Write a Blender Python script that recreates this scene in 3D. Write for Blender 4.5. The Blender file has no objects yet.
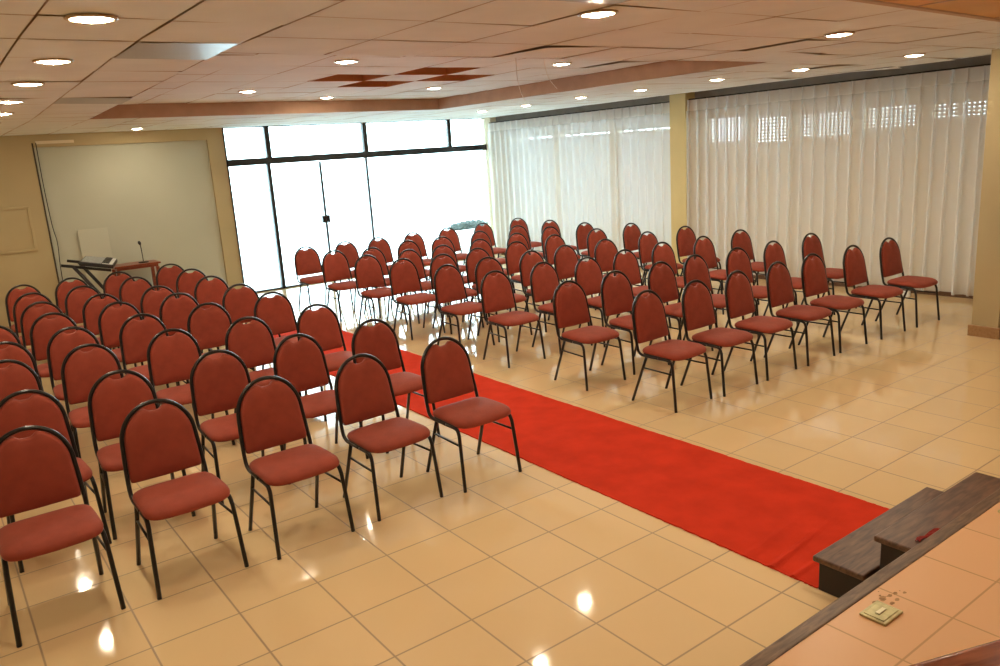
import bpy, bmesh, math, random
from mathutils import Vector, Matrix
random.seed(7)
S = 0.42                      # one floor tile in metres; layout below is written in floor tiles
C = bpy.context.scene.collection
PI = math.pi

# ------------------------------------------------------------------ materials
def new_mat(name):
    m = bpy.data.materials.new(name); m.use_nodes = True
    return m, m.node_tree.nodes, m.node_tree.links, m.node_tree.nodes['Principled BSDF']

def mat(name, col, rough=.5, metal=0, spec=.5, var=0, scale=20, bump=0, bscale=200, sheen=0, coat=0, rnd=0):
    m, N, L, B = new_mat(name)
    B.inputs['Base Color'].default_value = (*col, 1)
    B.inputs['Roughness'].default_value = rough
    B.inputs['Metallic'].default_value = metal
    B.inputs['Specular IOR Level'].default_value = spec
    B.inputs['Sheen Weight'].default_value = sheen
    B.inputs['Coat Weight'].default_value = coat
    B.inputs['Coat Roughness'].default_value = .15
    tc = N.new('ShaderNodeTexCoord')
    last = None
    if var:
        n = N.new('ShaderNodeTexNoise'); n.inputs['Scale'].default_value = scale; n.inputs['Detail'].default_value = 4
        L.new(tc.outputs['Object'], n.inputs['Vector'])
        r = N.new('ShaderNodeMapRange'); r.inputs['From Min'].default_value = .3; r.inputs['From Max'].default_value = .7
        r.inputs['To Min'].default_value = 1 - var; r.inputs['To Max'].default_value = 1 + var
        L.new(n.outputs['Fac'], r.inputs['Value']); last = r.outputs['Result']
    if rnd:
        oi = N.new('ShaderNodeObjectInfo')
        r = N.new('ShaderNodeMapRange'); r.inputs['To Min'].default_value = 1 - rnd; r.inputs['To Max'].default_value = 1 + rnd
        L.new(oi.outputs['Random'], r.inputs['Value'])
        if last:
            mu = N.new('ShaderNodeMath'); mu.operation = 'MULTIPLY'
            L.new(last, mu.inputs[0]); L.new(r.outputs['Result'], mu.inputs[1]); last = mu.outputs[0]
        else: last = r.outputs['Result']
    if last:
        v = N.new('ShaderNodeVectorMath'); v.operation = 'SCALE'; v.inputs[0].default_value = col
        L.new(last, v.inputs['Scale']); L.new(v.outputs['Vector'], B.inputs['Base Color'])
    if bump:
        n = N.new('ShaderNodeTexNoise'); n.inputs['Scale'].default_value = bscale
        L.new(tc.outputs['Object'], n.inputs['Vector'])
        b = N.new('ShaderNodeBump'); b.inputs['Strength'].default_value = bump; b.inputs['Distance'].default_value = .003
        L.new(n.outputs['Fac'], b.inputs['Height']); L.new(b.outputs['Normal'], B.inputs['Normal'])
    return m

def mat_tiles(name, col, grout, pitch, ox, oy, gap, rough, var=.05, spec=.5, coat=0):
    m, N, L, B = new_mat(name)
    g = N.new('ShaderNodeNewGeometry')
    mp = N.new('ShaderNodeMapping'); mp.vector_type = 'POINT'
    mp.inputs['Scale'].default_value = (1 / pitch, 1 / pitch, 0)
    mp.inputs['Location'].default_value = (-ox / pitch, -oy / pitch, 0)
    L.new(g.outputs['Position'], mp.inputs['Vector'])
    fr = N.new('ShaderNodeVectorMath'); fr.operation = 'FRACTION'; L.new(mp.outputs['Vector'], fr.inputs[0])
    sep = N.new('ShaderNodeSeparateXYZ'); L.new(fr.outputs['Vector'], sep.inputs['Vector'])
    outs = []
    for a in 'XY':
        s = N.new('ShaderNodeMath'); s.operation = 'SUBTRACT'; L.new(sep.outputs[a], s.inputs[0]); s.inputs[1].default_value = .5
        ab = N.new('ShaderNodeMath'); ab.operation = 'ABSOLUTE'; L.new(s.outputs[0], ab.inputs[0]); outs.append(ab.outputs[0])
    mx = N.new('ShaderNodeMath'); mx.operation = 'MAXIMUM'; L.new(outs[0], mx.inputs[0]); L.new(outs[1], mx.inputs[1])
    mr = N.new('ShaderNodeMapRange'); mr.inputs['From Min'].default_value = .5 - gap; mr.inputs['From Max'].default_value = .5 - gap * .5
    L.new(mx.outputs[0], mr.inputs['Value'])
    fl = N.new('ShaderNodeVectorMath'); fl.operation = 'FLOOR'; L.new(mp.outputs['Vector'], fl.inputs[0])
    wn = N.new('ShaderNodeTexWhiteNoise'); L.new(fl.outputs['Vector'], wn.inputs['Vector'])
    nz = N.new('ShaderNodeTexNoise'); nz.inputs['Scale'].default_value = 3; nz.inputs['Detail'].default_value = 5
    L.new(g.outputs['Position'], nz.inputs['Vector'])
    ad = N.new('ShaderNodeMath'); ad.operation = 'ADD'; L.new(wn.outputs['Value'], ad.inputs[0]); L.new(nz.outputs['Fac'], ad.inputs[1])
    r = N.new('ShaderNodeMapRange'); r.inputs['From Max'].default_value = 2; r.inputs['To Min'].default_value = 1 - var; r.inputs['To Max'].default_value = 1 + var
    L.new(ad.outputs[0], r.inputs['Value'])
    v = N.new('ShaderNodeVectorMath'); v.operation = 'SCALE'; v.inputs[0].default_value = col; L.new(r.outputs['Result'], v.inputs['Scale'])
    mix = N.new('ShaderNodeMix'); mix.data_type = 'RGBA'
    L.new(mr.outputs['Result'], mix.inputs['Factor']); L.new(v.outputs['Vector'], mix.inputs['A']); mix.inputs['B'].default_value = (*grout, 1)
    L.new(mix.outputs['Result'], B.inputs['Base Color'])
    rr = N.new('ShaderNodeMapRange'); rr.inputs['To Min'].default_value = rough; rr.inputs['To Max'].default_value = .6
    L.new(mr.outputs['Result'], rr.inputs['Value']); L.new(rr.outputs['Result'], B.inputs['Roughness'])
    B.inputs['Specular IOR Level'].default_value = spec
    b = N.new('ShaderNodeBump'); b.inputs['Strength'].default_value = .06; b.inputs['Distance'].default_value = .002; b.invert = True
    L.new(mr.outputs['Result'], b.inputs['Height']); L.new(b.outputs['Normal'], B.inputs['Normal'])
    return m

def mat_wood(name, col, dark, rough=.35, scale=1.0, axis='X', spec=.5):
    m, N, L, B = new_mat(name)
    g = N.new('ShaderNodeTexCoord')
    mp = N.new('ShaderNodeMapping'); mp.inputs['Scale'].default_value = (2 * scale, 14 * scale, 14 * scale) if axis == 'X' else (14 * scale, 2 * scale, 14 * scale)
    L.new(g.outputs['Object'], mp.inputs['Vector'])
    n = N.new('ShaderNodeTexNoise'); n.inputs['Scale'].default_value = 3; n.inputs['Detail'].default_value = 8; n.inputs['Distortion'].default_value = .6
    L.new(mp.outputs['Vector'], n.inputs['Vector'])
    cr = N.new('ShaderNodeValToRGB'); cr.color_ramp.elements[0].position = .35; cr.color_ramp.elements[1].position = .68
    cr.color_ramp.elements[0].color = (*dark, 1); cr.color_ramp.elements[1].color = (*col, 1)
    L.new(n.outputs['Fac'], cr.inputs['Fac']); L.new(cr.outputs['Color'], B.inputs['Base Color'])
    B.inputs['Roughness'].default_value = rough; B.inputs['Specular IOR Level'].default_value = spec
    return m

def mat_emit(name, col, strength):
    m, N, L, B = new_mat(name)
    B.inputs['Base Color'].default_value = (.9, .9, .9, 1)
    B.inputs['Emission Color'].default_value = (*col, 1); B.inputs['Emission Strength'].default_value = strength
    return m

def mat_glass(name):
    m, N, L, B = new_mat(name)
    N.remove(B); out = N['Material Output']
    t = N.new('ShaderNodeBsdfTransparent'); t.inputs['Color'].default_value = (.93, .98, .98, 1)
    g = N.new('ShaderNodeBsdfGlossy'); g.inputs['Roughness'].default_value = .02
    f = N.new('ShaderNodeFresnel'); f.inputs['IOR'].default_value = 1.45
    mx = N.new('ShaderNodeMixShader'); L.new(f.outputs[0], mx.inputs[0]); L.new(t.outputs[0], mx.inputs[1]); L.new(g.outputs[0], mx.inputs[2])
    L.new(mx.outputs[0], out.inputs['Surface'])
    return m

def mat_sheer(name, col, transp, transl):
    m, N, L, B = new_mat(name)
    N.remove(B); out = N['Material Output']
    tc = N.new('ShaderNodeTexCoord')
    mp = N.new('ShaderNodeMapping'); mp.inputs['Scale'].default_value = (60, 60, 1.5); L.new(tc.outputs['Object'], mp.inputs['Vector'])
    n = N.new('ShaderNodeTexNoise'); n.inputs['Scale'].default_value = 3; L.new(mp.outputs['Vector'], n.inputs['Vector'])
    r = N.new('ShaderNodeMapRange'); r.inputs['To Min'].default_value = .97; r.inputs['To Max'].default_value = 1.03
    L.new(n.outputs['Fac'], r.inputs['Value'])
    v = N.new('ShaderNodeVectorMath'); v.operation = 'SCALE'; v.inputs[0].default_value = col; L.new(r.outputs['Result'], v.inputs['Scale'])
    d = N.new('ShaderNodeBsdfDiffuse'); L.new(v.outputs['Vector'], d.inputs['Color'])
    tl = N.new('ShaderNodeBsdfTranslucent'); L.new(v.outputs['Vector'], tl.inputs['Color'])
    tr = N.new('ShaderNodeBsdfTransparent')
    m1 = N.new('ShaderNodeMixShader'); m1.inputs[0].default_value = transl; L.new(d.outputs[0], m1.inputs[1]); L.new(tl.outputs[0], m1.inputs[2])
    m2 = N.new('ShaderNodeMixShader'); m2.inputs[0].default_value = transp; L.new(m1.outputs[0], m2.inputs[1]); L.new(tr.outputs[0], m2.inputs[2])
    L.new(m2.outputs[0], out.inputs['Surface'])
    return m

M = dict(
    floor=mat_tiles('floor_tile', (.79, .58, .325), (.37, .25, .14), S, 0, 0, .015, .06, .05, .6),
    stage=mat_tiles('stage_tile', (.76, .45, .24), (.52, .30, .15), .81 * S, .93 * S, -4.29 * S, .014, .32, .06, .4),
    panel=mat('ceiling_panel', (.80, .82, .81), .8, 0, .2, .04, 2.5, .08, 300),
    shiny_panel=mat('vinyl_panel', (.42, .44, .45), .36, 0, .6, .05, 3),
    tbar=mat('ceiling_bar', (.50, .36, .24), .6),
    fascia=mat('ceiling_fascia', (.44, .28, .20), .7, 0, .3, .08, 6),
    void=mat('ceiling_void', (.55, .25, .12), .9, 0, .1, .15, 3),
    slot=mat('pelmet_grey', (.30, .27, .245), .9, 0, .1, .1, 4),
    board=mat('stage_ceiling_board', (.66, .42, .17), .6, 0, .3, .08, 3),
    wall=mat('wall_paint_beige', (.49, .40, .235), .75, 0, .25, .04, 1.5, .05, 120),
    niche=mat('wall_paint_pale', (.51, .515, .42), .75, 0, .25, .03, 1.5, .05, 120),
    wall_plain=mat('wall_paint_cream', (.78, .68, .50), .8, 0, .2, .03, 1.5),
    yellow=mat('pilaster_paint', (.64, .48, .21), .6, 0, .3, .04, 3),
    skirting=mat_wood('skirting_tile', (.42, .25, .12), (.34, .19, .09), .35),
    dark_skirting=mat_wood('dark_skirting', (.22, .12, .07), (.15, .08, .05), .45),
    metal_black=mat('black_tube', (.012, .011, .011), .3, 0, .45),
    seam=mat('seam_grey', (.07, .06, .045), .7),
    pan=mat('black_board', (.015, .014, .014), .6),
    fabric=mat('red_brown_upholstery', (.30, .052, .028), .70, 0, .25, .10, 14, .2, 900, .08, 0, .06),
    carpet=mat('red_felt', (.60, .043, .018), .95, 0, .05, .10, 5, .4, 700),
    scrap=mat('dark_red_cloth', (.28, .02, .015), .9),
    frame=mat('black_aluminium', (.012, .013, .014), .35, 0, .5),
    glass=mat_glass('clear_glass'),
    sheer=mat_sheer('white_voile', (.97, .97, .97), .42, .36),
    sheer_thick=mat_sheer('white_voile_double', (.86, .85, .84), .06, .40),
    shutter=mat('shutter_cream', (.86, .82, .74), .5, 0, .3, .05, 3),
    shutter_daylit=mat_sheer('shutter_daylight_tint', (.86, .91, .96), 0, .035),  # cool daylight on the bays near the glass, put into the shutter colour
    step=mat_wood('dark_step_wood', (.17, .085, .05), (.07, .034, .022), .36, 1.2),
    step_side=mat('step_side', (.016, .008, .006), .5),
    nosing=mat_wood('stage_edge_wood', (.22, .13, .075), (.08, .045, .025), .38, 1.5),
    redwood=mat_wood('mahogany', (.30, .07, .03), (.17, .035, .016), .3, 2),
    lectern=mat_wood('polished_wood', (.30, .085, .035), (.13, .03, .014), .22, 1.2),
    lamp=mat_emit('lamp_glow', (1, .86, .63), 14),
    bulb=mat_emit('bulb_glow', (1, .85, .61), 280),
    ring=mat('lamp_ring', (.50, .38, .24), .35, 0, .5),
    plastic_black=mat('black_plastic', (.018, .018, .02), .4, 0, .5),
    key_white=mat('keys_ivory', (.75, .74, .70), .3),
    grey_panel=mat('grey_panel', (.30, .31, .30), .4, 0, .5, .35, 40),
    white_board=mat('white_laminate', (.545, .545, .445), .5, 0, .3),
    brass=mat('worn_brass', (.52, .48, .27), .35, .75, .5, .25, 25),
    white_plastic=mat('white_plastic', (.85, .85, .83), .4),
    dirt=mat('dark_grime', (.36, .21, .11), .95, 0, .1, .4, 60),
    ground=mat('pale_concrete', (.80, .82, .83), .9, 0, .2, .03, 1),
    planter=mat('white_render', (.85, .87, .88), .8),
    leaf=mat('hedge_leaf', (.05, .065, .06), .6, 0, .3, .4, 12),
    latch=mat('pale_brass', (.74, .70, .50), .3, .5),
    wire=mat('white_wire', (.80, .74, .66), .5),
)

# ------------------------------------------------------------------ mesh helpers
def obj(name, bm, m, parent=None, smooth=False, loc=None):
    me = bpy.data.meshes.new(name)
    bmesh.ops.recalc_face_normals(bm, faces=bm.faces[:])
    bm.to_mesh(me); bm.free()
    ms = m if isinstance(m, (list, tuple)) else [m]
    for x in ms: me.materials.append(x)
    if smooth:
        for p in me.polygons: p.use_smooth = True
    o = bpy.data.objects.new(name, me); C.objects.link(o)
    if parent: o.parent = parent
    if loc: o.location = loc
    return o

def tag(o, label, cat, group=None, kind=None):
    o['label'] = label; o['category'] = cat
    if group: o['group'] = group
    if kind: o['kind'] = kind
    return o

def thing(name, label, cat, loc=(0, 0, 0), rz=0, group=None):
    o = bpy.data.objects.new(name, None); C.objects.link(o); o.empty_display_size = .1
    o.location = loc; o.rotation_euler = (0, 0, rz)
    return tag(o, label, cat, group)

def struct(name, bm, m, parent=None, smooth=False):
    o = obj(name, bm, m, parent, smooth); o['kind'] = 'structure'
    return o

def box(bm, a, b, bevel=0, mi=0):
    x0, y0, z0 = a; x1, y1, z1 = b
    r = bmesh.ops.create_cube(bm, size=1, matrix=Matrix.Translation(((x0 + x1) / 2, (y0 + y1) / 2, (z0 + z1) / 2)) @ Matrix.Diagonal((abs(x1 - x0), abs(y1 - y0), abs(z1 - z0), 1)))
    fs = set(f for v in r['verts'] for f in v.link_faces)
    for f in fs: f.material_index = mi
    if bevel:
        es = list(set(e for v in r['verts'] for e in v.link_edges))
        bmesh.ops.bevel(bm, geom=es, offset=bevel, segments=2, profile=.5, affect='EDGES')
    return bm

def tbox(bm, a, b, bevel=0, mi=0):          # box written in floor tiles
    return box(bm, [v * S for v in a], [v * S for v in b], bevel, mi)

def quad(bm, ps, mi=0):
    f = bm.faces.new([bm.verts.new(p) for p in ps]); f.material_index = mi
    return f

def smooth_path(pts, n=6):
    P = [Vector(p) for p in pts]; out = []
    for i in range(len(P) - 1):
        p0 = P[max(i - 1, 0)]; p1 = P[i]; p2 = P[i + 1]; p3 = P[min(i + 2, len(P) - 1)]
        for k in range(n):
            t = k / n
            out.append(.5 * ((2 * p1) + (p2 - p0) * t + (2 * p0 - 5 * p1 + 4 * p2 - p3) * t * t + (3 * p1 - p0 - 3 * p2 + p3) * t ** 3))
    out.append(P[-1])
    return out

def tube(bm, pts, r, seg=8, cap=True):
    pts = [Vector(p) for p in pts]; rings = []
    up = None
    for i, p in enumerate(pts):
        d = (pts[min(i + 1, len(pts) - 1)] - pts[max(i - 1, 0)]).normalized()
        if up is None:
            up = Vector((0, 0, 1)) if abs(d.z) < .9 else Vector((1, 0, 0))
        x = d.cross(up)
        if x.length < 1e-4: x = d.cross(Vector((0, 1, 0)))
        x.normalize(); up = x.cross(d).normalized()
        rr = r(i / (len(pts) - 1)) if callable(r) else r
        rings.append([bm.verts.new(p + rr * (math.cos(2 * PI * k / seg) * x + math.sin(2 * PI * k / seg) * up)) for k in range(seg)])
    for a, b in zip(rings, rings[1:]):
        for k in range(seg): bm.faces.new((a[k], a[(k + 1) % seg], b[(k + 1) % seg], b[k]))
    if cap: bm.faces.new(rings[0]); bm.faces.new(rings[-1][::-1])
    return bm

def lathe(bm, prof, seg=28, c=(0, 0, 0), mi=0):
    rings = []
    for r, z in prof:
        rings.append([bm.verts.new((c[0] + r * math.cos(2 * PI * k / seg), c[1] + r * math.sin(2 * PI * k / seg), c[2] + z)) for k in range(seg)])
    for a, b in zip(rings, rings[1:]):
        for k in range(seg):
            f = bm.faces.new((a[k], a[(k + 1) % seg], b[(k + 1) % seg], b[k])); f.material_index = mi
    for rg in (rings[0], rings[-1]):
        f = bm.faces.new(rg); f.material_index = mi
    return bm

# ------------------------------------------------------------------ room shell (floor tiles -> metres)
ZC, ZR = 6.68, 7.05                 # ceiling and raised tray
XL, YF, YB = -10.0, -12.5, 25.4
RX0, RX1, RY0, RY1 = -1.6, 10.4, 4.2, 17.6
def wx(y):                          # curtain line (slightly skewed wall)
    return 17.9 + (25.3 - y) * (1.3 / 22.1)
def skew(bm):                       # the tray's left edge runs a little off square
    for v in bm.verts:
        x, y = v.co.x / S, v.co.y / S
        if y > 4.2 and v.co.z < 7.5 * S: v.co.x += S * .055 * (min(y, 17.6) - 4.2) * min(1, max(0, (4 - x) / 5.6)) * min(1, max(0, (x + 5.5) / 3.9))
def slot_x(y): return 16.55 + (y - 2.3) * (1.55 / 23.1)

bm = bmesh.new(); tbox(bm, (XL - 1, YF - 1, -.3), (23, YB + .25, 0)); struct('floor', bm, M['floor'])

# ceiling: panels laid in a bar grid, every panel a little out of true
bm = bmesh.new(); void_bm = bmesh.new()
def panels(x0, x1, y0, y1, nx, ny, z, skip=(), shiny=(), clamp=False, drop={}):
    px, py = (x1 - x0) / nx, (y1 - y0) / ny; g = .012
    for i in range(nx):
        for j in range(ny):
            a, b, c, d = x0 + i * px, x0 + (i + 1) * px, y0 + j * py, y0 + (j + 1) * py
            def X(x, y): return min(x, slot_x(y)) if clamp else x
            if clamp and a >= slot_x(c) - .05 and a >= slot_x(d) - .05: continue
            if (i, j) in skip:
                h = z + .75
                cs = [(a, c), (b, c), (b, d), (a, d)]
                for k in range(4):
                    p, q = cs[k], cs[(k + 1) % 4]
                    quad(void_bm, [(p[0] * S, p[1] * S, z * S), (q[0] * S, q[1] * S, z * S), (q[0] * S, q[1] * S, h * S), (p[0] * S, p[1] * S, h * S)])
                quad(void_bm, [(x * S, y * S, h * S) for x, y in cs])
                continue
            quad(bm, [(X(x, y) * S, y * S, (z + .03) * S) for x, y in ((a, c), (b, c), (b, d), (a, d))], 1)
            dz = drop.get((i, j), (0, 0, 0, 0))
            ps = []
            for k, (x, y) in enumerate(((a + g, c + g), (b - g, c + g), (b - g, d - g), (a + g, d - g))):
                ps.append((X(x, y) * S, y * S, (z + random.uniform(-.008, .008) - dz[k]) * S))
            quad(bm, ps, 2 if (i, j) in shiny else 0)
# left strip, front strip, tray, back strip, curtain side strip
panels(XL, RX0, -2.5, YB, 7, 19, ZC, shiny=((6, 4), (6, 9)), drop={(6, 4): (.012, .0, .012, .0), (6, 9): (.0, .03, .03, 0), (5, 9): (.03, 0, 0, 0)})
panels(RX0, RX1, -1.6, RY0, 8, 4, ZC, shiny=((1, 0),), drop={(6, 2): (.03, 0, 0, .03), (7, 3): (0, .04, 0, 0), (3, 3): (.03, 0, 0, 0)})
panels(RX0, RX1, RY0, RY1, 8, 9, ZR, skip=((3, 4), (4, 5), (4, 3), (5, 4)), drop={(7, 2): (.05, 0, 0, .02), (7, 1): (.06, 0, 0, 0), (0, 2): (.03, 0, .02, 0)})
panels(RX0, RX1, RY1, YB, 8, 5, ZC)
panels(RX1, 19.4, -1.6, YB, 6, 18, ZC, clamp=True, drop={(2, 4): (.04, 0, 0, .03), (3, 6): (0, .05, 0, 0), (4, 4): (.03, .06, 0, 0), (3, 3): (0, .04, .03, 0)})
skew(bm)
ceil = struct('ceiling', bm, [M['panel'], M['tbar'], M['shiny_panel']])
struct('ceiling_opening', void_bm, M['void'], ceil)
bm = bmesh.new()                     # fascia round the raised tray
for (p, q) in (((RX0, RY0), (RX1, RY0)), ((RX1, RY0), (RX1, RY1)), ((RX1, RY1), (RX0, RY1)), ((RX0, RY1), (RX0, RY0))):
    quad(bm, [(p[0] * S, p[1] * S, ZC * S), (q[0] * S, q[1] * S, ZC * S), (q[0] * S, q[1] * S, (ZR + .03) * S), (p[0] * S, p[1] * S, (ZR + .03) * S)])
skew(bm); struct('trim_1', bm, M['fascia'])
bm = bmesh.new(); 
def yb_(x): return -1.70 + .07 * (x - 4)
for (ya, yc, za, zc_, mi) in ((None, 0, 6.58, 6.75, 0), (-.06, .03, 6.56, 6.69, 1)):
    vs = [bm.verts.new((x * S, y * S, z * S)) for z in (za, zc_) for x, y in ((XL - 1, YF if ya is None else yb_(XL - 1) + ya), (23, YF if ya is None else yb_(23) + ya), (23, yb_(23) + yc), (XL - 1, yb_(XL - 1) + yc))]
    for f in ((0, 1, 2, 3), (4, 5, 6, 7), (0, 1, 5, 4), (1, 2, 6, 5), (2, 3, 7, 6), (3, 0, 4, 7)):
        bm.faces.new([vs[i] for i in f]).material_index = mi
for k in range(12): tbox(bm, (-8.02 + k * 2.6, YF, 6.57), (-7.98 + k * 2.6, yb_(-8 + k * 2.6) - .06, 6.582), 0, 1)
struct('ceiling_stage', bm, [M['board'], M['tbar']])
bm = bmesh.new(); tbox(bm, (XL - 1, YF - .5, 7.9), (23, YB + .5, 8.2)); struct('ceiling_slab', bm, M['slot'])
bm = bmesh.new(); tbox(bm, (16.0, -1.5, 7.2), (21, YB + .2, 7.3)); 
quad(bm, [(slot_x(y) * S, y * S, z * S) for y, z in ((-1.5, ZC + .01), (YB, ZC + .01), (YB, 7.2), (-1.5, 7.2))])
struct('ceiling_recess', bm, M['slot'])

# left and front walls (out of frame, they close the room)
bm = bmesh.new(); tbox(bm, (XL - .4, YF, 0), (XL, YB, 8)); struct('wall_left', bm, M['wall_plain'])
bm = bmesh.new(); tbox(bm, (XL, YF - .4, 0), (22, YF, 8)); struct('wall_front', bm, M['wall_plain'])

# back wall with its shallow pale bay
GX0 = 5.2
bm = bmesh.new()
tbox(bm, (XL, YB, 0), (-1.42, YB + .5, 7.2)); tbox(bm, (4.58, YB, 0), (GX0, YB + .5, 7.2)); tbox(bm, (-1.42, YB, 6.25), (4.58, YB + .5, 7.2))
tbox(bm, (GX0, YB, 6.74), (20, YB + .5, 7.9))
tbox(bm, (18.12, YB, 0), (20.5, YB + .5, 7.9))
wb = struct('wall_back', bm, M['wall'])
bm = bmesh.new(); tbox(bm, (-1.42, YB + .13, 0), (4.58, YB + .5, 6.25)); struct('wall_back_bay', bm, M['niche'])
bm = bmesh.new(); tbox(bm, (-1.43, YB - .02, 0), (-1.38, YB + .12, 6.4), 0); struct('trim_2', bm, M['seam'])
bm = bmesh.new(); tbox(bm, (-1.3, YB + .0, 6.36), (-.1, YB - .06, 6.46), 0); struct('trim_3', bm, M['wall_plain'])
bm = bmesh.new()
for a, b in (((XL, YB - .05, 0), (-1.45, YB, .22)), ((-1.37, YB + .08, 0), (4.55, YB + .13, .22)), ((4.58, YB - .05, 0), (5.25, YB, .22))): tbox(bm, a, b)
struct('baseboard_back', bm, M['skirting'])
# framed hatch on the back wall
t = thing('wall_hatch', 'beige framed hatch panel set in the left end of the back wall', 'hatch', ((-3.05) * S, YB * S, 3.5 * S))
def rel(bm, a, b, o, bv=0): return box(bm, [a[i] * S - o[i] for i in range(3)], [b[i] * S - o[i] for i in range(3)], bv)
o_ = (-3.05 * S, YB * S, 3.5 * S)
bm = bmesh.new(); rel(bm, (-4.2, YB - .02, 2.8), (-1.95, YB, 4.2), o_); obj('panel', bm, M['wall'], t)
bm = bmesh.new()
for a, b in (((-4.28, YB - .07, 4.2), (-1.85, YB, 4.28)), ((-4.28, YB - .07, 2.72), (-1.85, YB, 2.8)), ((-4.28, YB - .07, 2.8), (-4.2, YB, 4.2)), ((-1.95, YB - .07, 2.8), (-1.87, YB, 4.2))): rel(bm, a, b, o_, .004)
obj('frame', bm, M['wall'], t)
# thin black cable down the edge of the bay
bm = bmesh.new(); tube(bm, smooth_path([(-1.3 * S, (YB - .06) * S, 6.4 * S), (-1.31 * S, (YB - .05) * S, 5.0 * S), (-1.28 * S, (YB - .05) * S, 3.6 * S), (-1.22 * S, (YB - .06) * S, 2.9 * S), (-1.27 * S, (YB - .06) * S, 2.0 * S), (-1.3 * S, (YB - .06) * S, .3 * S)]), .006)
tag(obj('cable', bm, M['plastic_black'], smooth=True), 'thin dark cable running down the edge of the pale wall bay', 'cable')

# glazed front: frames and panes
bm = bmesh.new()
fy0, fy1 = YB - .06, YB + .14
TZ0, TZ1, TOP = 5.17, 5.44, 6.7
tbox(bm, (GX0, fy0, TZ0), (18.14, fy1, TZ1)); tbox(bm, (GX0, fy0, TOP - .05), (18.14, fy1, TOP + .07)); tbox(bm, (GX0, fy0, 0), (18.14, fy1, .07))
for x, w in ((6.98, .1), (11.42, .1), (15.85, .09)): tbox(bm, (x - w, fy0, TZ1), (x + w, fy1, TOP))
tbox(bm, (6.9 - .075, fy0, 0), (6.9 + .075, fy1, TZ0)); tbox(bm, (11.36 - .045, fy0, 0), (11.36 + .045, fy1, TZ0)); tbox(bm, (18.02, fy0, 0), (18.12, fy1, TOP)); tbox(bm, (GX0, fy0, 0), (GX0 + .05, fy1, TOP))
wf = struct('window_1', bm, M['frame'])
def pane(x0, x1, z0, z1, name='window_glass'):
    bm = bmesh.new(); tbox(bm, (x0, YB + .03, z0), (x1, YB + .05, z1)); o = struct(name, bm, M['glass'], wf); return o
pane(GX0 + .05, 6.88, TZ1, TOP - .05); pane(7.08, 11.32, TZ1, TOP - .05); pane(11.52, 15.76, TZ1, TOP - .05); pane(15.94, 18.02, TZ1, TOP - .05)
pane(GX0 + .05, 6.825, .07, TZ0); pane(11.41, 18.02, .07, TZ0)
# double glass door with patch lock
for k, (x0, x1) in enumerate(((6.98, 9.155), (9.205, 11.31))):
    bm = bmesh.new(); tbox(bm, (x0, YB + .02, .09), (x1, YB + .06, TZ0 - .02)); d = struct('door_%d' % (k + 1), bm, M['glass'])
    bm = bmesh.new(); e = x1 if k == 0 else x0
    tbox(bm, (e - .022, YB + .0, .09), (e + .022, YB + .08, TZ0 - .02)); struct('door_edge', bm, M['frame'], d)
    bm = bmesh.new(); a, b = (e - .15, e + .02) if k == 0 else (e - .02, e + .14)
    tbox(bm, (a, YB - .05, 2.54), (b, YB + .12, 2.86), .004); struct('door_lock', bm, M['frame'], d)

# curtain side wall: header, posts, roller shutters, voile curtains
def along(y, off, z):               # point at distance off behind the curtain line
    return Vector(((wx(y) + off) * S, y * S, z * S))
def slab(bm, y0, y1, z0, z1, o0, o1, mi=0):
    vs = [bm.verts.new(along(y, o, z)) for z in (z0, z1) for (y, o) in ((y0, o0), (y1, o0), (y1, o1), (y0, o1))]
    for f in ((0, 1, 2, 3), (4, 5, 6, 7), (0, 1, 5, 4), (1, 2, 6, 5), (2, 3, 7, 6), (3, 0, 4, 7)):
        fc = bm.faces.new([vs[i] for i in f]); fc.material_index = mi
bm = bmesh.new()
OB = .75
slab(bm, YF, YB, 0, .35, OB, OB + .5); slab(bm, YF, 1.2, .3, 6.4, OB, OB + .5)
bays = [(1.9, 3.05), (3.2, 5.1), (5.55, 7.2), (7.6, 9.55), (9.85, 11.3), (11.55, 13.25), (14.35, 17.6), (17.95, 21.2), (21.5, 24.7)]
edges = [1.2] + [v for b in bays for v in b] + [YB]
for k in range(0, len(edges), 2): slab(bm, edges[k], edges[k + 1], .3, 6.4, OB, OB + .5)
struct('wall_right', bm, M['wall_plain'])
bm = bmesh.new(); slab(bm, YF, YB, 6.4, 7.9, .42, OB + .5); struct('wall_right_header', bm, M['slot'])
bm = bmesh.new(); slab(bm, 1.0, YB, 0, .2, .25, .32); struct('baseboard_right', bm, M['dark_skirting'])
holes_z = [(5.62, 4), (5.62, 4), (5.66, 6), (5.62, 7), (5.62, 8), (5.72, 8), (5.55, 1), (5.55, 1), (5.55, 1)]
for k, (y0, y1) in enumerate(bays):
    bm = bmesh.new()
    slat_h = .11; ztop, rows = holes_z[k]
    zs = .35
    rows_z = [ztop - r * slat_h for r in range(rows)]
    n = int((y1 - y0) / .135)
    step = (y1 - y0) / n
    zlist = sorted(rows_z)
    zb = .35
    def strip(za, zc): quad(bm, [along(y0, OB + .12, za), along(y1, OB + .12, za), along(y1, OB + .12, zc), along(y0, OB + .12, zc)])
    for z in zlist:
        strip(zb, z)
        hh = .026 if rows > 1 else .04
        for i in range(n + 1):       # solid webs between the slots of a row
            a = y0 + (i - .25) * step; b = a + .62 * step if rows > 1 else a + .2 * step
            a, b = max(a, y0), min(b, y1)
            if i % 9 == 8: b = min(a + step * 1.5, y1)
            quad(bm, [along(a, OB + .12, z), along(b, OB + .12, z), along(b, OB + .12, z + hh), along(a, OB + .12, z + hh)])
        zb = z + hh
    strip(zb, 6.4)
    w = struct('window_%d' % (k + 2), bm, M['shutter'] if k < 6 else M['shutter_daylit'])

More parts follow.
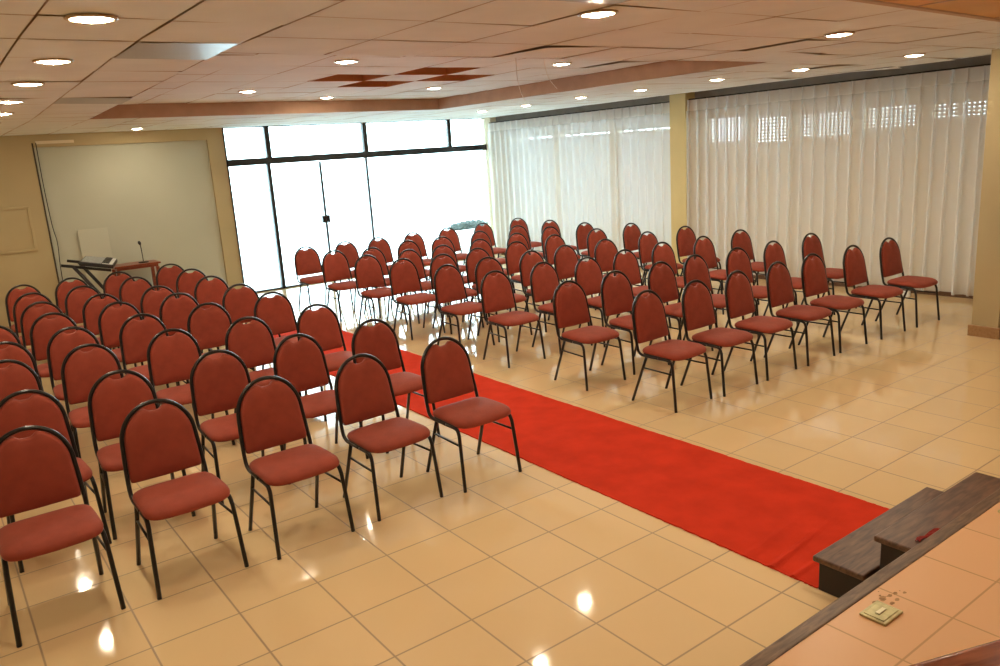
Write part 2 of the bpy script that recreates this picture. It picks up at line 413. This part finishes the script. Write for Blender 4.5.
def curtain(name, label, y0, y1, hem, seed):
    rng = random.Random(seed)
    t = thing(name, label, 'curtain', along((y0 + y1) / 2, 0, 0))
    o = t.location
    L = (y1 - y0); nple = int(L / .40)
    amp = [rng.uniform(.75, 1.25) for _ in range(nple + 2)]; ph = [rng.uniform(-1, 1) for _ in range(nple + 2)]
    # one pleat: a flat run, then a pinched fold of several layers (share of the pitch, depth in tiles)
    PRO = [(.10, 0), (.26, .012), (.5, .02), (.74, .012), (.90, 0), (.985, -.03), (.945, -.075), (.94, -.115), (1.0, -.14), (1.06, -.115), (1.055, -.075), (1.015, -.03)]
    zs = [hem, .6, 1.4, 2.4, 3.4, 4.4, 5.3, 5.8, 6.12]
    bm = bmesh.new(); prev = None
    pitch = L / nple
    def ztop(y): return 6.40 + (25.3 - y) * (.18 / 22)
    def row(zv, header=False):
        out = []
        t_ = min(1, max(0, (zv - .3) / 5.8))
        for k in range(nple):
            for u, dpt in PRO:
                c = 1.0 if u > .8 else 0
                a = amp[k]
                sway = (ph[k] * .05 + .03 * math.sin(zv * .9 + k * 1.7)) * (1 - t_)
                uu = u
                if c: uu = 1 + (u - 1) * (1 + .8 * (1 - t_) * (a - .55))
                if header: uu = 1 + (u - 1) * .7 if c else u
                off = dpt * (a if c else 1) + (0 if c else -.05 * (1 - t_) * math.sin(PI * (u - .1) / .8) * ph[k])
                y = y0 + (k + uu + sway) * pitch
                if header: off = dpt * .8
                zz = zv
                if zv == hem: zz = hem + .035 * math.sin(k * 1.7 + seed) + .03 * off
                yc = y0 + (k + u) * pitch
                p = along(y, off, zz if zv < 6.1 else (ztop(yc) - (6.5 - zv)))
                out.append(bm.verts.new(p - o))
        return out
    n = nple * len(PRO) - 1
    zs2 = zs
    for zv in zs2:
        r = row(zv)
        if prev:
            for i in range(n): bm.faces.new((prev[i], prev[i + 1], r[i + 1], r[i]))
        prev = r
    obj('fabric', bm, M['sheer'], t, True)
    bm = bmesh.new(); prev = None
    for zv in (6.11, 6.16, 6.34, 6.5):
        r = row(zv, True)
        if prev:
            for i in range(n): bm.faces.new((prev[i], prev[i + 1], r[i + 1], r[i]))
        prev = r
    obj('pleated_heading', bm, M['sheer_thick'], t, True)
    bm = bmesh.new(); tube(bm, [along(y0 - .05, .05, ztop(y0) + .02) - o, along(y1 + .05, .05, ztop(y1) + .02) - o], .012); obj('rail', bm, M['frame'], t)
    return t
curtain('curtain', 'white sheer pleated curtain between glass front and yellow pilaster', 14.1, 24.95, .12, 3)
curtain('curtain', 'white sheer pleated curtain before perforated shutters, between pilaster and right-hand pillar', .9, 13.28, .16, 8)

bm = bmesh.new(); vs = []
slab(bm, 13.36, 14.08, 0, 7.2, -.12, OB); struct('trim_4', bm, M['yellow'])
bm = bmesh.new(); slab(bm, 24.98, YB, 0, 7.0, .05, OB); struct('trim_5', bm, M['wall_plain'])
# pier at the right edge
bm = bmesh.new(); tbox(bm, (15.1, .97, 0), (17.2, 1.58, 7.6), .004); struct('wall_pillar', bm, M['wall'])
bm = bmesh.new(); tbox(bm, (15.05, .92, 0), (17.25, 1.63, .27), .004); struct('baseboard_pillar', bm, M['skirting'])
# small white socket box by the skirting
p = along(5.0, -.36, 0)
bm = bmesh.new(); box(bm, (-.03, -.05, 0), (.03, .05, .07), .008); so = obj('socket_box', bm, M['white_plastic'], loc=(p.x, p.y, .06)); tag(so, 'small white socket box low at the curtain hem behind the end chair', 'socket')
so.location.z = 0

# outside: paved ground, white planter, hedge
bm = bmesh.new(); tbox(bm, (-80, YB + .25, -.5), (140, 160, -.08)); tbox(bm, (22.5, -20, -.5), (140, YB + .25, -.08)); struct('ground', bm, M['ground'])
bm = bmesh.new(); tbox(bm, (33, -20, -.5), (34, 18.0, 15)); struct('wall_added_dimmer', bm, M['ground'])  # unseen wall, added to dim the daylight behind the perforated shutters
t = thing('planter', 'white planter wall with green hedge beyond the glass front', 'planter', (19.6 * S, 29.4 * S, -.08 * S))
bm = bmesh.new(); box(bm, (-.9, -.16, 0), (.7, .16, .42), .01); box(bm, (-.94, -.2, .42), (.74, .2, .46), .006); obj('wall', bm, M['planter'], t)
bm = bmesh.new(); rng = random.Random(4)
for _ in range(1400):
    u = Vector((rng.gauss(0, 1), rng.gauss(0, 1), rng.gauss(0, 1))).normalized() * rng.uniform(.75, 1)
    c = Vector((u.x * .62 - .1, u.y * .2, .50 + u.z * .15))
    a = Vector((rng.uniform(-1, 1), rng.uniform(-1, 1), rng.uniform(-1, 1))).normalized(); b = a.orthogonal().normalized()
    s = rng.uniform(.02, .04)
    quad(bm, [c + a * s, c + b * s * .5, c - a * s, c - b * s * .5])
bmesh.ops.create_icosphere(bm, subdivisions=3, radius=1, matrix=Matrix.Translation((-.1, 0, .50)) @ Matrix.Diagonal((.54, .16, .12, 1)))
obj('hedge', bm, M['leaf'], t)

# ------------------------------------------------------------------ stage, steps, carpet
bm = bmesh.new(); tbox(bm, (XL, YF, 0), (22, -3.66, 1.25)); st = struct('floor_stage', bm, M['stage'])
bm = bmesh.new(); tbox(bm, (XL, -3.62, 0), (22, -3.57, 1.2)); struct('trim_6', bm, M['step_side'])
bm = bmesh.new(); tbox(bm, (XL, -3.665, 1.12), (22, -3.53, 1.262), .006); struct('trim_7', bm, M['nosing'])
def step(label, x0, x1, y0, y1, z):
    t = thing('wooden_step', label, 'step', ((x0 + x1) / 2 * S, (y0 + y1) / 2 * S, 0))
    o = t.location
    bm = bmesh.new(); rel(bm, (x0, y0, z - .07), (x1, y1, z), o, .008); obj('tread', bm, M['step'], t)
    bm = bmesh.new(); rel(bm, (x0 + .05, y0, 0), (x1 - .05, y1 - .06, z - .07), o, .003); obj('riser_box', bm, M['step_side'], t)
step('dark wooden lower step standing on the end of the red carpet', 2.31, 5.0, -2.80, -2.18, .43)
step('dark wooden upper step between the lower step and the stage edge', 2.47, 4.92, -3.52, -2.80, .86)
# red carpet runner
bm = bmesh.new(); nx, ny = 14, 220; g = []
CX0, CX1, CY0, CY1 = 2.36, 4.83, -2.225, 17.6
rng = random.Random(11)
edgeL = [rng.uniform(-.008, .008) for _ in range(ny + 1)]; edgeR = [rng.uniform(-.008, .008) for _ in range(ny + 1)]
for j in range(ny + 1):
    y = CY0 + (CY1 - CY0) * (j / ny) ** 1.8; r = []
    for i in range(nx + 1):
        x = CX0 + (CX1 - CX0) * i / nx + (edgeL[j] if i == 0 else edgeR[j] if i == nx else 0)
        z = .006 + .0025 * math.sin(y * 2.3 + math.sin(x * 1.7)) * math.sin(x * 2.1 + y * .4) + .0025
        for yc, w, h in ((-1.62, .045, .016), (-1.92, .04, .014), (-1.25, .06, .007)):
            z += h * math.exp(-((y - yc - .12 * (x - CX0) * (1 if yc > -1.7 else .4)) / w) ** 2) * max(0, 1 - (x - CX0) / 1.9)
        r.append(bm.verts.new((x * S, y * S, z)))
    g.append(r)
for j in range(ny):
    for i in range(nx): bm.faces.new((g[j][i], g[j][i + 1], g[j + 1][i + 1], g[j + 1][i]))
res = bmesh.ops.extrude_face_region(bm, geom=bm.faces[:])
for v in [e for e in res['geom'] if isinstance(e, bmesh.types.BMVert)]: v.co.z = .001
tag(obj('carpet_runner', bm, M['carpet'], smooth=False), 'long red carpet runner down the aisle between two chair blocks', 'carpet')
# red cloth scrap on the upper step
bm = bmesh.new(); prev = None
for i in range(9):
    a = []
    for j in range(4):
        x = 2.66 + .42 * i / 8; y = -3.155 - .017 * j + .012 * math.sin(i * 1.3) - .03 * (i / 8)
        a.append(bm.verts.new((x * S, y * S, .86 * S + .004 + .008 * abs(math.sin(i * 1.1 + j)))))
    if prev:
        for j in range(3): bm.faces.new((prev[j], prev[j + 1], a[j + 1], a[j]))
    prev = a
res = bmesh.ops.extrude_face_region(bm, geom=bm.faces[:])
for v in [e for e in res['geom'] if isinstance(e, bmesh.types.BMVert)]: v.co.z -= .003
tag(obj('cloth_scrap', bm, M['scrap']), 'crumpled strip of red cloth lying on the upper wooden step', 'cloth')
# floor boxes on the stage
def floor_box(x, y, label, rz):
    t = thing('floor_box', label, 'floor outlet', (x * S, y * S, 1.25 * S), rz)
    bm = bmesh.new(); box(bm, (-.06, -.047, 0), (.06, .047, .01), .003); obj('plate', bm, M['brass'], t)
    bm = bmesh.new(); box(bm, (-.05, -.036, .01), (.05, .036, .0125), .002); obj('lid', bm, M['brass'], t)
    bm = bmesh.new(); box(bm, (-.026, -.008, .0125), (.022, .008, .0165), .002); obj('latch', bm, M['latch'], t)
floor_box(.565, -3.885, 'worn brass floor outlet plate on stage tiles near the trim', 0)
floor_box(3.25, -3.86, 'brass floor outlet on stage at the photo\'s right edge, mostly cut off', 0)
bm = bmesh.new(); rng = random.Random(2)
for k in range(26):
    x = .80 + rng.gauss(0, .09); y = -3.79 + rng.gauss(0, .035); r = rng.uniform(.008, .035)
    vs = [bm.verts.new(((x + r * rng.uniform(.6, 1.2) * math.cos(a * PI / 4)) * S, (y + .6 * r * rng.uniform(.6, 1.2) * math.sin(a * PI / 4)) * S, 1.25 * S + .0006 + k * .00002)) for a in range(8)]
    bm.faces.new(vs)
o = obj('grime', bm, M['dirt']); tag(o, 'brown grime stain on stage tiles behind the brass floor plate', 'stain', kind='stuff')

# polished wooden table on the stage, only its corner edge in view
t = thing('wooden_table', 'polished red-brown wooden table on the stage, bottom right corner', 'table', (-1.81 * S, -6.51 * S, 1.25 * S), math.radians(-20))
bm = bmesh.new(); box(bm, (-.55, -.36, .70), (.62, .36, .74), 0)
bmesh.ops.bevel(bm, geom=[e for e in bm.edges], offset=.018, segments=4, profile=.5, affect='EDGES'); obj('top', bm, M['lectern'], t, True)
bm = bmesh.new(); box(bm, (-.48, -.29, .61), (.55, .29, .70), .004); obj('apron', bm, M['lectern'], t)
for x in (-.46, .53):
    for y in (-.27, .27):
        bm = bmesh.new(); box(bm, (x - .03, y - .03, 0), (x + .03, y + .03, .61), .004); obj('leg', bm, M['lectern'], t)

# ------------------------------------------------------------------ chairs
def sym(f, *a):
    return [f(s, *a) for s in (-1, 1)]
def back_y(z):                       # lean of the back
    return .172 + .084 * max(0, (z - .47) / .455) ** .9
def hoop_half(z):
    return .210 - .012 * min(1, max(0, (z - .46) / .24)) ** 1.5
def hoop_path():
    P = [(-.212, -.05, .418), (-.209, .06, .418), (-.208, .125, .421), (-.209, .160, .445), (-.2095, .174, .49)]
    for z in (.56, .63, .68): P.append((-hoop_half(z), back_y(z), z))
    zc = .705; hw = .198; hh = .215
    for k in range(0, 13):
        a = PI - k * PI / 12
        ca, sa = math.cos(a), math.sin(a)
        z = zc + hh * abs(sa); x = hw * (abs(ca) ** .96) * (1 if ca > 0 else -1)
        P.append((x, back_y(z), z))
    for z in (.68, .63, .56): P.append((hoop_half(z), back_y(z), z))
    P += [(.2095, .174, .49), (.209, .160, .445), (.208, .125, .421), (.209, .06, .418), (.212, -.05, .418)]
    return P

def make_chair(label):
    t = thing('banquet_chair', label, 'chair', group='red banquet chairs')
    fm = M['metal_black']
    bm = bmesh.new(); tube(bm, smooth_path(hoop_path(), 3), .0122, 8); obj('back_frame', bm, fm, t, True)
    for s in (-1, 1):
        bm = bmesh.new()
        tube(bm, smooth_path([(s * .212, -.05, .418), (s * .215, -.15, .418), (s * .217, -.186, .408), (s * .219, -.204, .378), (s * .222, -.213, .33), (s * .235, -.25, .0)], 4), .0122, 8)
        obj('leg', bm, fm, t, True)
    for s in (-1, 1):
        bm = bmesh.new(); tube(bm, [(s * .207, .075, .412), (s * .208, .098, .355), (s * .222, .228, .0)], .0122, 8); obj('leg', bm, fm, t, True)
    for s in (-1, 1):
        bm = bmesh.new(); tube(bm, [(s * .210, .115, .312), (s * .2225, -.2155, .308)], .0075, 6); obj('stretcher', bm, fm, t, True)
    # seat pan and cushion
    def outline(sc, n=40):
        pts = []
        for k in range(n):
            a = 2 * PI * k / n; ca, sa = math.cos(a), math.sin(a)
            e = .34
            x = abs(ca) ** e * (1 if ca > 0 else -1); y = abs(sa) ** e * (1 if sa > 0 else -1)
            w = .230 - .012 * (y + 1) / 2            # wider at the front
            yy = -.045 + y * .195 - (.014 * (1 - x * x) if y < 0 else 0)
            pts.append((x * w * sc, -.045 + (yy + .045) * sc))
        return pts
    def loft(bm, layers, sag=0):
        prev = None; n = 40
        for sc, z in layers:
            ring = []
            for x, y in outline(sc):
                zz = z - sag * max(0, (-y - .08) / .16) ** 2 * .02
                ring.append(bm.verts.new((x, y, zz)))
            if prev:
                for k in range(n): bm.faces.new((prev[k], prev[(k + 1) % n], ring[(k + 1) % n], ring[k]))
            else: bm.faces.new(ring[::-1])
            prev = ring
        bm.faces.new(prev)
    bm = bmesh.new(); loft(bm, [(.93, .424), (.975, .427), (.975, .436), (.95, .438)]); obj('seat_pan', bm, M['pan'], t)
    bm = bmesh.new(); loft(bm, [(.95, .438), (1.0, .444), (1.01, .456), (.99, .469), (.93, .479), (.80, .486), (.55, .490), (.25, .4915)], 1); obj('seat', bm, M['fabric'], t, True)
    # backrest cushion: arch with a dip under the hoop for the hand
    def bo(sc, n=48):
        pts = []
        zc, hw, hh, zb = .705, .186, .201, .505
        raw = []
        for k in range(25):
            a = k * PI / 24; ca, sa = math.cos(a), math.sin(a)
            z = zc + hh * abs(sa); x = hw * abs(ca) ** .96 * (1 if ca > 0 else -1)
            dip = .034 * math.exp(-(x / .045) ** 4)
            raw.append((x, z - dip))
        for z in (.68, .63, .58, .535): raw.append((-hoop_half(z) + .012, z))
        raw += [(-.192, zb + .005), (-.178, zb), (-.09, zb - .001), (0, zb - .002), (.09, zb - .001), (.178, zb), (.192, zb + .005)]
        for z in (.535, .58, .63, .68): raw.append((hoop_half(z) - .012, z))
        cz = .70
        return [(x * sc, cz + (z - cz) * sc) for x, z in raw]
    bm = bmesh.new(); prev = None
    layers = [(.90, .016), (.985, .012), (1, .004), (1, -.008), (.975, -.018), (.90, -.026), (.7, -.033), (.4, -.036)]
    for sc, dy in layers:
        ring = [bm.verts.new((x, back_y(z) + dy, z)) for x, z in bo(sc)]
        n = len(ring)
        if prev:
            for k in range(n): bm.faces.new((prev[k], prev[(k + 1) % n], ring[(k + 1) % n], ring[k]))
        else: bm.faces.new(ring[::-1])
        prev = ring
    bm.faces.new(prev)
    obj('backrest', bm, M['fabric'], t, True)
    return t

def dup(root):
    r = root.copy(); C.objects.link(r)
    for ch in root.children:
        c = ch.copy(); C.objects.link(c); c.parent = r
        for gch in ch.children:
            d = gch.copy(); C.objects.link(d); d.parent = c
    return r

# where the top of each backrest stands, in floor tiles: rows from the stage, seats left to right
LEFT = [[(-4.55, 4.33), (-3.04, 4.26), (-1.52, 4.17), (0.02, 4.23), (1.52, 4.14)],
 [(-4.36, 6.34), (-3.06, 6.43), (-1.52, 6.49), (-0.09, 6.52), (1.44, 6.52)],
 [(-4.41, 8.94), (-3.07, 9.04), (-1.6, 9.09), (-0.15, 8.94), (1.39, 9.03)],
 [(-4.28, 10.78), (-3.03, 11.22), (-1.63, 11.42), (-0.2, 11.46), (1.35, 11.55)],
 [(-4.3, 13.07), (-3.08, 13.57), (-1.65, 13.72), (-0.26, 13.7), (1.27, 13.65)],
 [(-3.06, 15.72), (-1.69, 15.57), (-0.31, 15.55), (1.24, 16.03)],
 [(-3.03, 17.79), (-1.79, 17.81), (-0.31, 18.22), (1.33, 18.31)],
 [(-3.03, 20.0), (-1.72, 20.15), (-0.4, 20.1), (1.25, 20.43)]]
RIGHT = [[(6.54, 4.25), (7.97, 4.18), (9.41, 4.2), (10.92, 4.19), (12.4, 4.22), (14.13, 4.16), (15.82, 4.1)],
 [(6.41, 6.52), (7.96, 6.6), (9.57, 6.62), (10.9, 6.64), (12.48, 6.51), (14.02, 6.46), (15.92, 6.49)],
 [(6.36, 9.28), (7.97, 9.31), (9.2, 8.92), (10.76, 9.04), (12.47, 9.18), (14.09, 8.98), (15.9, 8.97)],
 [(6.27, 11.39), (7.78, 11.55), (9.3, 11.47), (10.64, 11.48), (12.25, 11.37), (14.32, 11.5), (16.06, 11.37)],
 [(6.23, 13.79), (7.45, 13.47), (8.85, 13.61), (10.52, 13.76), (12.39, 14.02), (14.3, 13.94), (16.13, 14.01)],
 [(6.03, 15.71), (7.48, 15.58), (8.73, 15.47), (10.36, 15.63), (12.12, 15.81), (14.1, 16.28), (15.63, 16.01)],
 [(5.98, 18.03), (7.1, 17.42), (8.85, 17.99), (10.16, 17.77), (11.94, 17.88), (13.85, 17.97), (15.82, 18.34)],
 [(5.94, 20.33), (7.49, 20.31), (8.82, 20.2), (10.44, 20.35), (12.13, 20.43), (13.92, 20.48), (15.93, 20.63)]]
ORD = ['front row', 'second row', 'third row', 'fourth row', 'fifth row', 'sixth row', 'seventh row', 'back row']
SEAT = ['aisle seat by the carpet', 'second seat from carpet', 'third seat from carpet', 'fourth seat from carpet', 'fifth seat from carpet', 'sixth seat from carpet', 'seventh seat from carpet']
chair0 = None
rngc = random.Random(5)
for block, rows, side in (('k', LEFT, 'keyboard-side block'), ('c', RIGHT, 'curtain-side block')):
    for j, row in enumerate(rows):
        for i, (x, y) in enumerate(row):
            s = len(row) - 1 - i if block == 'k' else i
            label = 'red padded black-framed chair, %s, %s, %s' % (side, ORD[j], SEAT[s])
            if chair0 is None: c = chair0 = make_chair(label)
            else: c = dup(chair0)
            c['label'] = label
            c['group'] = 'red banquet chairs on the keyboard side' if block == 'k' else 'red banquet chairs on the curtain side'
            a = math.radians(rngc.uniform(-2.5, 2.5))
            c.rotation_euler = (0, 0, a)
            c.location = ((x - .09 + .085 * j / 7) * S + .256 * math.sin(a), (y - .02) * S - .256 * math.cos(a), 0)

# ------------------------------------------------------------------ back corner: keyboard on stand, table, microphone, board
t = thing('keyboard_stand', 'black slanted-leg keyboard stand in the back corner by pale wall', 'stand', (-.6 * S, 23.2 * S, 0), math.radians(-15))
def P(x, y, z): return ((x + .6) * S, (y - 23.2) * S, z * S)
for y in (22.4, 23.9):
    bm = bmesh.new(); tube(bm, [P(-1.4, y, 2.36), P(.05, y, 2.04)], .02, 8); obj('arm', bm, M['plastic_black'], t, True)
    bm = bmesh.new(); tube(bm, [P(-1.05, y, 2.28), P(.35, y, .06)], .024, 8); obj('leg', bm, M['plastic_black'], t, True)
    bm = bmesh.new(); tube(bm, [P(-1.2, y, .06), P(.5, y, .06)], .02, 8); obj('foot', bm, M['plastic_black'], t, True)
bm = bmesh.new(); tube(bm, [P(.33, 22.4, .08), P(.33, 23.9, .08)], .018, 8); obj('crossbar', bm, M['plastic_black'], t, True)
t = thing('keyboard', 'dark electronic keyboard lying on the slanted black stand', 'keyboard', (-.42 * S, 23.1 * S, 2.22 * S))
t.rotation_euler = (0, math.atan2(.32, 1.45), math.radians(-15))
bm = bmesh.new(); box(bm, (-.20, -.40, 0), (.23, .40, .055), .01); obj('body', bm, M['plastic_black'], t)
bm = bmesh.new(); box(bm, (-.18, -.38, .055), (.07, .38, .062), .002); obj('control_panel', bm, M['grey_panel'], t)
bm = bmesh.new()
for k in range(24): box(bm, (.085, -.38 + k * .0317, .053), (.215, -.38 + k * .0317 + .029, .064), 0)
kb = obj('keys', bm, M['key_white'], t)
bm = bmesh.new()
for k in range(23):
    if k % 7 not in (2, 6): box(bm, (.085, -.38 + (k + 1) * .0317 - .011, .06), (.17, -.38 + (k + 1) * .0317 + .009, .073), 0)
obj('black_keys', bm, M['plastic_black'], t)

TZ = 1.92 * S
t = thing('side_table', 'dark red wooden table with a microphone against the pale wall', 'table', (1.08 * S, 24.65 * S, 0))
bm = bmesh.new(); box(bm, (-.335, -.2, TZ - .028), (.335, .24, TZ), .006); obj('top', bm, M['redwood'], t)
bm = bmesh.new(); box(bm, (-.30, -.17, TZ - .07), (.30, .21, TZ - .028), .003); obj('apron', bm, M['redwood'], t)
for x in (-.285, .285):
    for y in (-.155, .195):
        bm = bmesh.new(); box(bm, (x - .024, y - .024, 0), (x + .024, y + .024, TZ - .07), .003); obj('leg', bm, M['redwood'], t)
t = thing('desk_microphone', 'black gooseneck microphone on round base upon the red table', 'microphone', (1.36 * S, 24.55 * S, TZ))
bm = bmesh.new(); lathe(bm, [(.001, 0), (.075, 0), (.078, .006), (.07, .016), (.02, .022), (.001, .022)]); obj('base', bm, M['plastic_black'], t, True)
bm = bmesh.new(); tube(bm, smooth_path([(0, 0, .02), (0, 0, .12), (-.003, -.002, .22), (-.008, -.006, .28)]), .007, 8); obj('gooseneck', bm, M['plastic_black'], t, True)
bm = bmesh.new(); tube(bm, [(-.008, -.005, .275), (-.012, -.009, .295), (-.018, -.015, .315), (-.026, -.024, .335)], lambda u: (.012, .022, .025, .015)[min(3, int(round(u * 3)))], 10); obj('head', bm, M['plastic_black'], t, True)
bm = bmesh.new(); box(bm, (-.21, -.01, 0), (.21, .01, 3.28 * S), .003); o = obj('white_board', bm, M['white_board'], loc=(.0 * S, (YB - .12) * S, 0)); o.rotation_euler = (math.radians(-2), 0, 0)
o.location.y = (YB - .03) * S; tag(o, 'plain off-white board leaning on the pale wall behind the keyboard', 'board')

# thin wires hanging from the ceiling
for k, (pts, lb) in enumerate((([(5.2, 5.6, 7.0), (5.22, 5.6, 6.75), (5.35, 5.65, 6.5), (5.6, 5.7, 6.3)], 'thin white wire dangling from tray ceiling beside two downlights'), ([(4.75, 5.9, 7.0), (4.75, 5.9, 6.6), (4.85, 5.95, 6.3), (5.0, 6.0, 6.1)], 'lower thin white wire dangling from the raised tray ceiling'))):
    bm = bmesh.new(); tube(bm, smooth_path([(x * S, y * S, z * S) for x, y, z in pts]), .0022, 6)
    tag(obj('ceiling_wire', bm, M['wire']), lb, 'wire', 'wires hanging from the ceiling')

# ------------------------------------------------------------------ downlights
def make_light(label, group):
    t = thing('ceiling_light', label, 'ceiling light', group=group)
    bm = bmesh.new(); lathe(bm, [(.080, .004), (.098, .004), (.100, -.001), (.096, -.004), (.084, -.006), (.080, -.003)], 32)
    obj('ring', bm, M['ring'], t, True)
    bm = bmesh.new(); lathe(bm, [(.0005, .003), (.081, .003), (.081, -.004), (.0005, -.006)], 32); obj('lens', bm, M['lamp'], t)
    bm = bmesh.new(); lathe(bm, [(.0005, -.004), (.05, -.004), (.05, -.009), (.04, -.011), (.0005, -.012)], 24); obj('bulb', bm, M['bulb'], t)
    return t
NTH = ['first', 'second', 'third', 'fourth', 'fifth', 'sixth', 'seventh', 'eighth']
spots = []
for k, (x, y) in enumerate([(-3.54, 1.89), (-3.43, 5.12), (-3.4, 7.97), (-3.33, 11.29), (-3.19, 14.46), (-3.15, 17.9), (-3.05, 20.8)]):
    spots.append((x, y, ZC, 'round recessed downlight, %s from stage in the row above the keyboard-side chairs' % NTH[k]))
for k, (x, y) in enumerate([(13.52, 2.54), (13.4, 5.32), (13.1, 7.67), (13.25, 10.65), (13.1, 13.16), (13.43, 16.47), (13.55, 19.4)]):
    spots.append((x, y, ZC, 'round recessed downlight, %s from the pillar in the row along the curtains' % NTH[k]))
spots.append((1.62, 23.4, ZC, 'round recessed downlight close above the pale bay of the back wall'))
spots.append((7.35, .70, ZC, 'round recessed downlight in low ceiling on the pillar side before the raised tray'))
spots.append((1.57, .28, ZC, 'round recessed downlight in low ceiling at the photo\'s top middle'))
for x, y, lb in ((2.25, 13.9, 'between the open panels and back glass, keyboard side'), (2.06, 7.8, 'stage end, keyboard side'), (5.5, 16.2, 'nearest the tray\'s brown back fascia'), (7.65, 13.5, 'just behind the open ceiling panels, curtain side'), (4.95, 6.5, 'stage end, centre, beside the dangling wires'), (7.55, 7.75, 'stage end, curtain side')):
    spots.append((x, y, ZR, 'round downlight in the raised tray, ' + lb))
for x, lb in ((-1.5, 'nearest the keyboard-side wall'), (4.0, 'above the steps'), (9.5, 'nearest the pillar side')):  # lamps added out of view to brighten the stage and near floor
    spots.append((x, -3.6, 6.58, 'added unseen fill downlight in the board ceiling over the stage, ' + lb))
l0 = None
for x, y, z, lb in spots:
    if l0 is None: c = l0 = make_light(lb, 'recessed downlights')
    else: c = dup(l0)
    c['label'] = lb; c.location = (x * S, y * S, z * S - .006)

# ------------------------------------------------------------------ daylight, camera, view
w = bpy.data.worlds.new('World'); bpy.context.scene.world = w; w.use_nodes = True
bg = w.node_tree.nodes['Background']; bg.inputs['Color'].default_value = (.72, .93, 1, 1); bg.inputs['Strength'].default_value = 7.0

cam = bpy.data.cameras.new('Camera'); co = bpy.data.objects.new('Camera', cam); C.objects.link(co)
cam.sensor_width = 36; cam.sensor_fit = 'HORIZONTAL'; cam.lens = 788.68 * 36 / 1000; cam.clip_start = .05; cam.clip_end = 300
yaw, pitch, roll = .6272, .23, -.0647
f = Vector((math.sin(yaw) * math.cos(pitch), math.cos(yaw) * math.cos(pitch), -math.sin(pitch)))
r = Vector((math.cos(yaw), -math.sin(yaw), 0)); u = r.cross(f)
c_, s_ = math.cos(roll), math.sin(roll)
r2 = c_ * r + s_ * u; u2 = -s_ * r + c_ * u
mw = Matrix((r2, u2, -f)).transposed().to_4x4(); mw.translation = Vector((-5.2834 * S, -6.8213 * S, 5.2197 * S))
co.matrix_world = mw
sc = bpy.context.scene; sc.camera = co
sc.view_settings.view_transform = 'Standard'; sc.view_settings.look = 'None'; sc.view_settings.gamma = 1; sc.view_settings.use_curve_mapping = False
sc.view_settings.exposure = 0.7
sc.cycles.use_denoising = True
sc.cycles.max_bounces = 8; sc.cycles.diffuse_bounces = 5; sc.cycles.transparent_max_bounces = 12; sc.cycles.sample_clamp_indirect = 6
